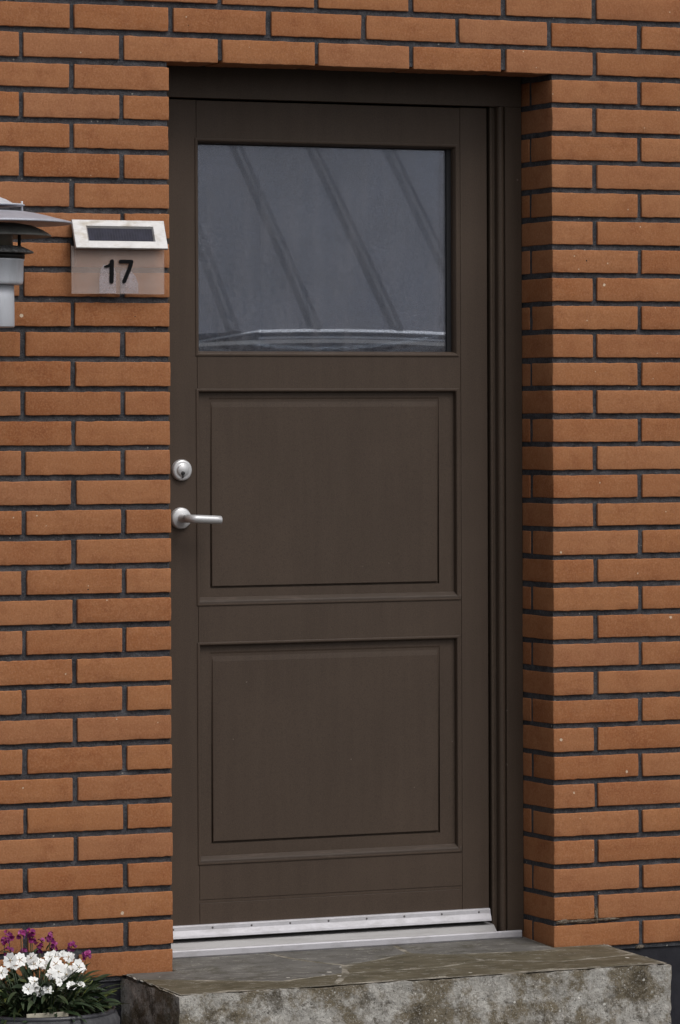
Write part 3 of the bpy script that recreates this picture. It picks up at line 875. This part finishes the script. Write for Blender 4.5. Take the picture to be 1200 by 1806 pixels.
def blossom(mb, c_, nrm, rad, petals=5):
    """fringed five-petal flower facing nrm"""
    nrm = Vector(nrm).normalized()
    u = nrm.orthogonal().normalized()
    u = Matrix.Rotation(rnd.uniform(0, 6.28), 3, nrm) @ u
    v = nrm.cross(u)
    c_ = Vector(c_)
    for k in range(petals):
        a0 = 2 * pi * k / petals + rnd.uniform(-.08, .08)
        lift = rnd.uniform(-.1, .35)
        rr = rad * rnd.uniform(.86, 1.1)
        rows = [(.10, .30), (.35, .48), (.65, .64), (.88, .70), (1.0, .62)]
        V = []
        for (t_, hw) in rows:
            for s in (-1, -.5, 0, .5, 1):
                ang = a0 + s * hw
                fringe = (1 + (.16 if s in (-.5, .5) else -.06) * (t_ >= 1.0)) * (1 + rnd.uniform(-.03, .03))
                q = (u * cos(ang) + v * sin(ang)) * (rr * t_ * fringe) + nrm * (rr * (lift * t_ * t_ - .12 * abs(s) * t_ + rnd.uniform(-.02, .02)))
                V.append(c_ + q)
        F = []
        for i in range(len(rows) - 1):
            for j in range(4):
                a = i * 5 + j
                F.append((a, a + 1, a + 6, a + 5))
        mb.add(V, F, 0, True)
    # small eye
    bm = bmesh.new(); bmesh.ops.create_icosphere(bm, subdivisions=1, radius=rad * .15)
    for q in bm.verts: q.co = c_ + nrm * rad * .03 + q.co
    mb.bm(bm, 1, True)

white = thing("white_flower_plant", "low bushy plant with white fringed flowers and dark narrow leaves in the grey pot", "flower", loc=(PC[0], PC[1], GZ + .165))
fo = MB()
for k in range(560):
    a = rnd.uniform(0, 2 * pi)
    r = .135 * math.sqrt(rnd.random())
    h = rnd.uniform(0, .085) * (1 - (r / .17) ** 2 * .5)
    out = Vector((cos(a), sin(a), 0))
    base = out * r + Vector((0, 0, h))
    d = out * (.35 + 1.1 * r / .14) + Vector((rnd.uniform(-.6, .6), rnd.uniform(-.6, .6), rnd.uniform(.3, 1.3)))
    leaf(fo, base, d, rnd.uniform(.035, .072), rnd.uniform(.007, .013), rnd.uniform(.3, 1.4))
for k in range(70):
    a = rnd.uniform(0, 2 * pi)
    r = rnd.uniform(.02, .12)
    fo.tube([(cos(a) * r * .5, sin(a) * r * .5, 0), (cos(a) * r * .9, sin(a) * r * .9, .05), (cos(a) * r * 1.1, sin(a) * r * 1.1, rnd.uniform(.07, .11))], .0012, 5)
fo.build("foliage", m_leaf, white, fix=False)
wp = [(-.4833, .0969), (-.4755, .0853), (-.4886, .0885), (-.4611, .0968), (-.4349, .0991), (-.4284, .0851), (-.414, .0892), (-.4035, .0812), (-.4388, .1042),
      (-.3915, .0991), (-.3797, .0984), (-.3772, .0822), (-.3625, .1037), (-.348, .0966), (-.3415, .0925), (-.3535, .0697), (-.339, .0688), (-.3244, .073),
      (-.3165, .065), (-.3536, .0585), (-.3852, .0603), (-.372, .0658), (-.3708, .0434), (-.3431, .0331), (-.3219, .0355), (-.4261, .0355), (-.4418, .0327),
      (-.4156, .025), (-.3972, .0288), (-.503, .0709), (-.4273, .048), (-.522, .090), (-.540, .070), (-.56, .045)]
org = Vector((PC[0], PC[1], GZ + .165))
for i, (x, z) in enumerate(wp):
    if i in (2, 8, 14, 18): continue
    z -= .005
    dy = rnd.uniform(-.015, .015) + (-.10 if z < .05 else -.055 if z < .075 else 0)
    # keep the flower on the line of sight it was measured on (depth changes move it sideways and down a little)
    p = Vector((x + dy * .37, -.25 + dy, z - dy * .135)) - org
    tocam = (Vector(P) - org).normalized()
    nrm = tocam * .9 + Vector((rnd.uniform(-.5, .5), rnd.uniform(-.3, .3), rnd.uniform(.15, .8)))
    mb = MB()
    blossom(mb, p, nrm, .0142 * rnd.uniform(.75, 1.12) * (.62 if i in (12, 24, 22) else 1))
    mb.build("blossom", [m_petal, m_eye], white, fix=False)

mag = thing("magenta_flower_plant", "thin-stemmed plant with small magenta flower heads behind the white flowers", "flower", loc=(PC[0], PC[1] + .06, GZ + .165))
mp = [(-.4601, .1385), (-.4325, .1382), (-.41, .1395), (-.3651, .1283), (-.389, .1146), (-.3878, .1046), (-.3147, .1055), (-.2801, .0823), (-.4248, .1017), (-.472, .1255),
      (-.3559, .1078), (-.463, .1026), (-.4061, .1293), (-.505, .125), (-.53, .138)]
org2 = Vector((PC[0], PC[1] + .06, GZ + .165))
st = MB()
for i, (x, z) in enumerate(mp):
    p = Vector((x, -.18, z)) - org2
    st.tube([(p.x * .35, p.y * .4, 0), (p.x * .7, p.y * .75, p.z * .55), (p.x * .98, p.y, p.z * .85), tuple(p)], [.0016, .0013, .0011, .001], 6)
    for k in range(3):
        s = rnd.uniform(.45, .85)
        leaf(st, (p.x * .8, p.y * .8, p.z * s), (rnd.uniform(-1, 1), rnd.uniform(-1, .3), .5), rnd.uniform(.018, .032), .006, .8, 1)
st.build("stems", [m_stem, m_leaf], mag, fix=False)
for i, (x, z) in enumerate(mp):
    p = Vector((x, -.18, z)) - org2
    mb = MB()
    for k in range(12 if i not in (8, 11) else 7):
        o_ = Vector((rnd.uniform(-1, 1), rnd.uniform(-1, 1), rnd.uniform(-1.1, 1.1))) * .0075
        nrm = (o_.normalized() + Vector((-.2, -.6, .4)))
        u = nrm.orthogonal().normalized(); v = nrm.normalized().cross(u)
        r = rnd.uniform(.0042, .0072)
        V, n_ = [p + o_], 7
        for q in range(n_):
            a = 2 * pi * q / n_
            V.append(p + o_ + (u * cos(a) + v * sin(a)) * r * rnd.uniform(.7, 1.1) + nrm.normalized() * r * rnd.uniform(-.2, .6))
        mb.add(V, [(0, 1 + q, 1 + (q + 1) % n_) for q in range(n_)], 0, False)
    mb.build("flower_head", m_magenta, mag, fix=False)

# cream plant tag stuck in the front of the pot
tg = thing("plant_tag", "cream plastic plant tag stuck upright in the front of the grey flower pot", "plant tag", loc=(-.452, -.395, GZ + .16))
MB().box(-.048, .048, -.0008, .0008, -.010, .034, 0, .0006).build("tag_plate", m_tag, tg)
MB().extrude([(-.010, -.008), (.010, -.008), (.002, -.075), (-.002, -.075)], 'y', -.0018, -.0009).build("tag_stake", m_tag, tg)

# ------------------------------------------------------------------ low outbuilding across the yard: it is what the door glass mirrors
v = Vector((.4105, .9119)); r_ = Vector((.9119, -.4105))
t0 = radians(13.7)
nh = v * cos(t0) - r_ * sin(t0)
eh = r_ * cos(t0) + v * sin(t0)
nh, eh = Vector((nh.x, -nh.y, 0)), Vector((eh.x, -eh.y, 0))
E0 = Vector((6.60, -13.50, 1.748))
shed = thing("neighbouring_shed", "low outbuilding with a grey standing-seam roof mirrored in the door glass", "shed", loc=(E0.x, E0.y, GZ))
off = E0 - Vector((E0.x, E0.y, GZ))
pt = radians(30)
up = nh * cos(pt) + Vector((0, 0, sin(pt)))
nn = eh.cross(up).normalized()
if nn.z < 0: nn = -nn
def rp(a, s, h):
    return off + eh * a + up * s + nn * h
rf = MB()
A_, B_ = -3.0, 3.4
V = [rp(A_, 0, 0), rp(B_, 0, 0), rp(B_, 4, 0), rp(A_, 4, 0), rp(A_, 0, -.06), rp(B_, 0, -.06), rp(B_, 4, -.06), rp(A_, 4, -.06)]
rf.add(V, [(0, 1, 2, 3), (7, 6, 5, 4), (0, 4, 5, 1), (1, 5, 6, 2), (2, 6, 7, 3), (3, 7, 4, 0)], 0)
a = -2.53
while a < B_:
    for (w0, w1, hh) in ((.046, .012, .014),):
        V = [rp(a - w0, 0, 0.0005), rp(a + w0, 0, 0.0005), rp(a + w1, 0, hh), rp(a - w1, 0, hh)] + [rp(a - w0, 3.99, 0.0005), rp(a + w0, 3.99, 0.0005), rp(a + w1, 3.99, hh), rp(a - w1, 3.99, hh)]
        rf.add(V, [(0, 1, 2, 3), (7, 6, 5, 4), (0, 4, 5, 1), (1, 5, 6, 2), (2, 6, 7, 3), (3, 7, 4, 0)], 1)
    a += .505
rf.build("roof", [m_roof, m_seam], shed)
gt = MB()
a_kink = -.37
zz = Vector((0, 0, 1))
def trim(p, q, dep, hgt_):
    """white edging strip whose broad face leans back under the sky"""
    V = []
    for c_ in (p, q):
        V += [c_, c_ - nh * dep - zz * hgt_, c_ - nh * dep - zz * (hgt_ + .006), c_ - zz * .012]
    gt.add(V, [(0, 1, 5, 4), (1, 2, 6, 5), (2, 3, 7, 6), (3, 0, 4, 7), (0, 3, 2, 1), (4, 5, 6, 7)])
def ep(a, dz, dn=0.0):
    return off + eh * a - nh * dn + zz * dz
trim(ep(a_kink, .010), ep(B_, .010), .036, .016)
trim(ep(a_kink, -.034, .04), ep(B_, -.034, .04), .022, .010)
trim(ep(a_kink, .006), ep(a_kink - .36, -.040), .018, .007)
trim(ep(a_kink - .36, -.040), ep(A_, -.36), .018, .007)
gt.build("gutter", m_gutter, shed)
wl = MB()
bw = off + nh * .12
hgt = 1.715 - GZ - .04
base = Vector((0, 0, 0)) + nh * .12
V = []
for zq in (0, hgt):
    for (aa, dd) in ((A_ + .1, 0), (B_ - .1, 0), (B_ - .1, 3.3), (A_ + .1, 3.3)):
        V.append(base + eh * aa + nh * dd + zz * zq)
wl.add(V, [(0, 1, 5, 4), (1, 2, 6, 5), (2, 3, 7, 6), (3, 0, 4, 7), (4, 5, 6, 7)])
wl.build("wall", m_shedwall, shed)
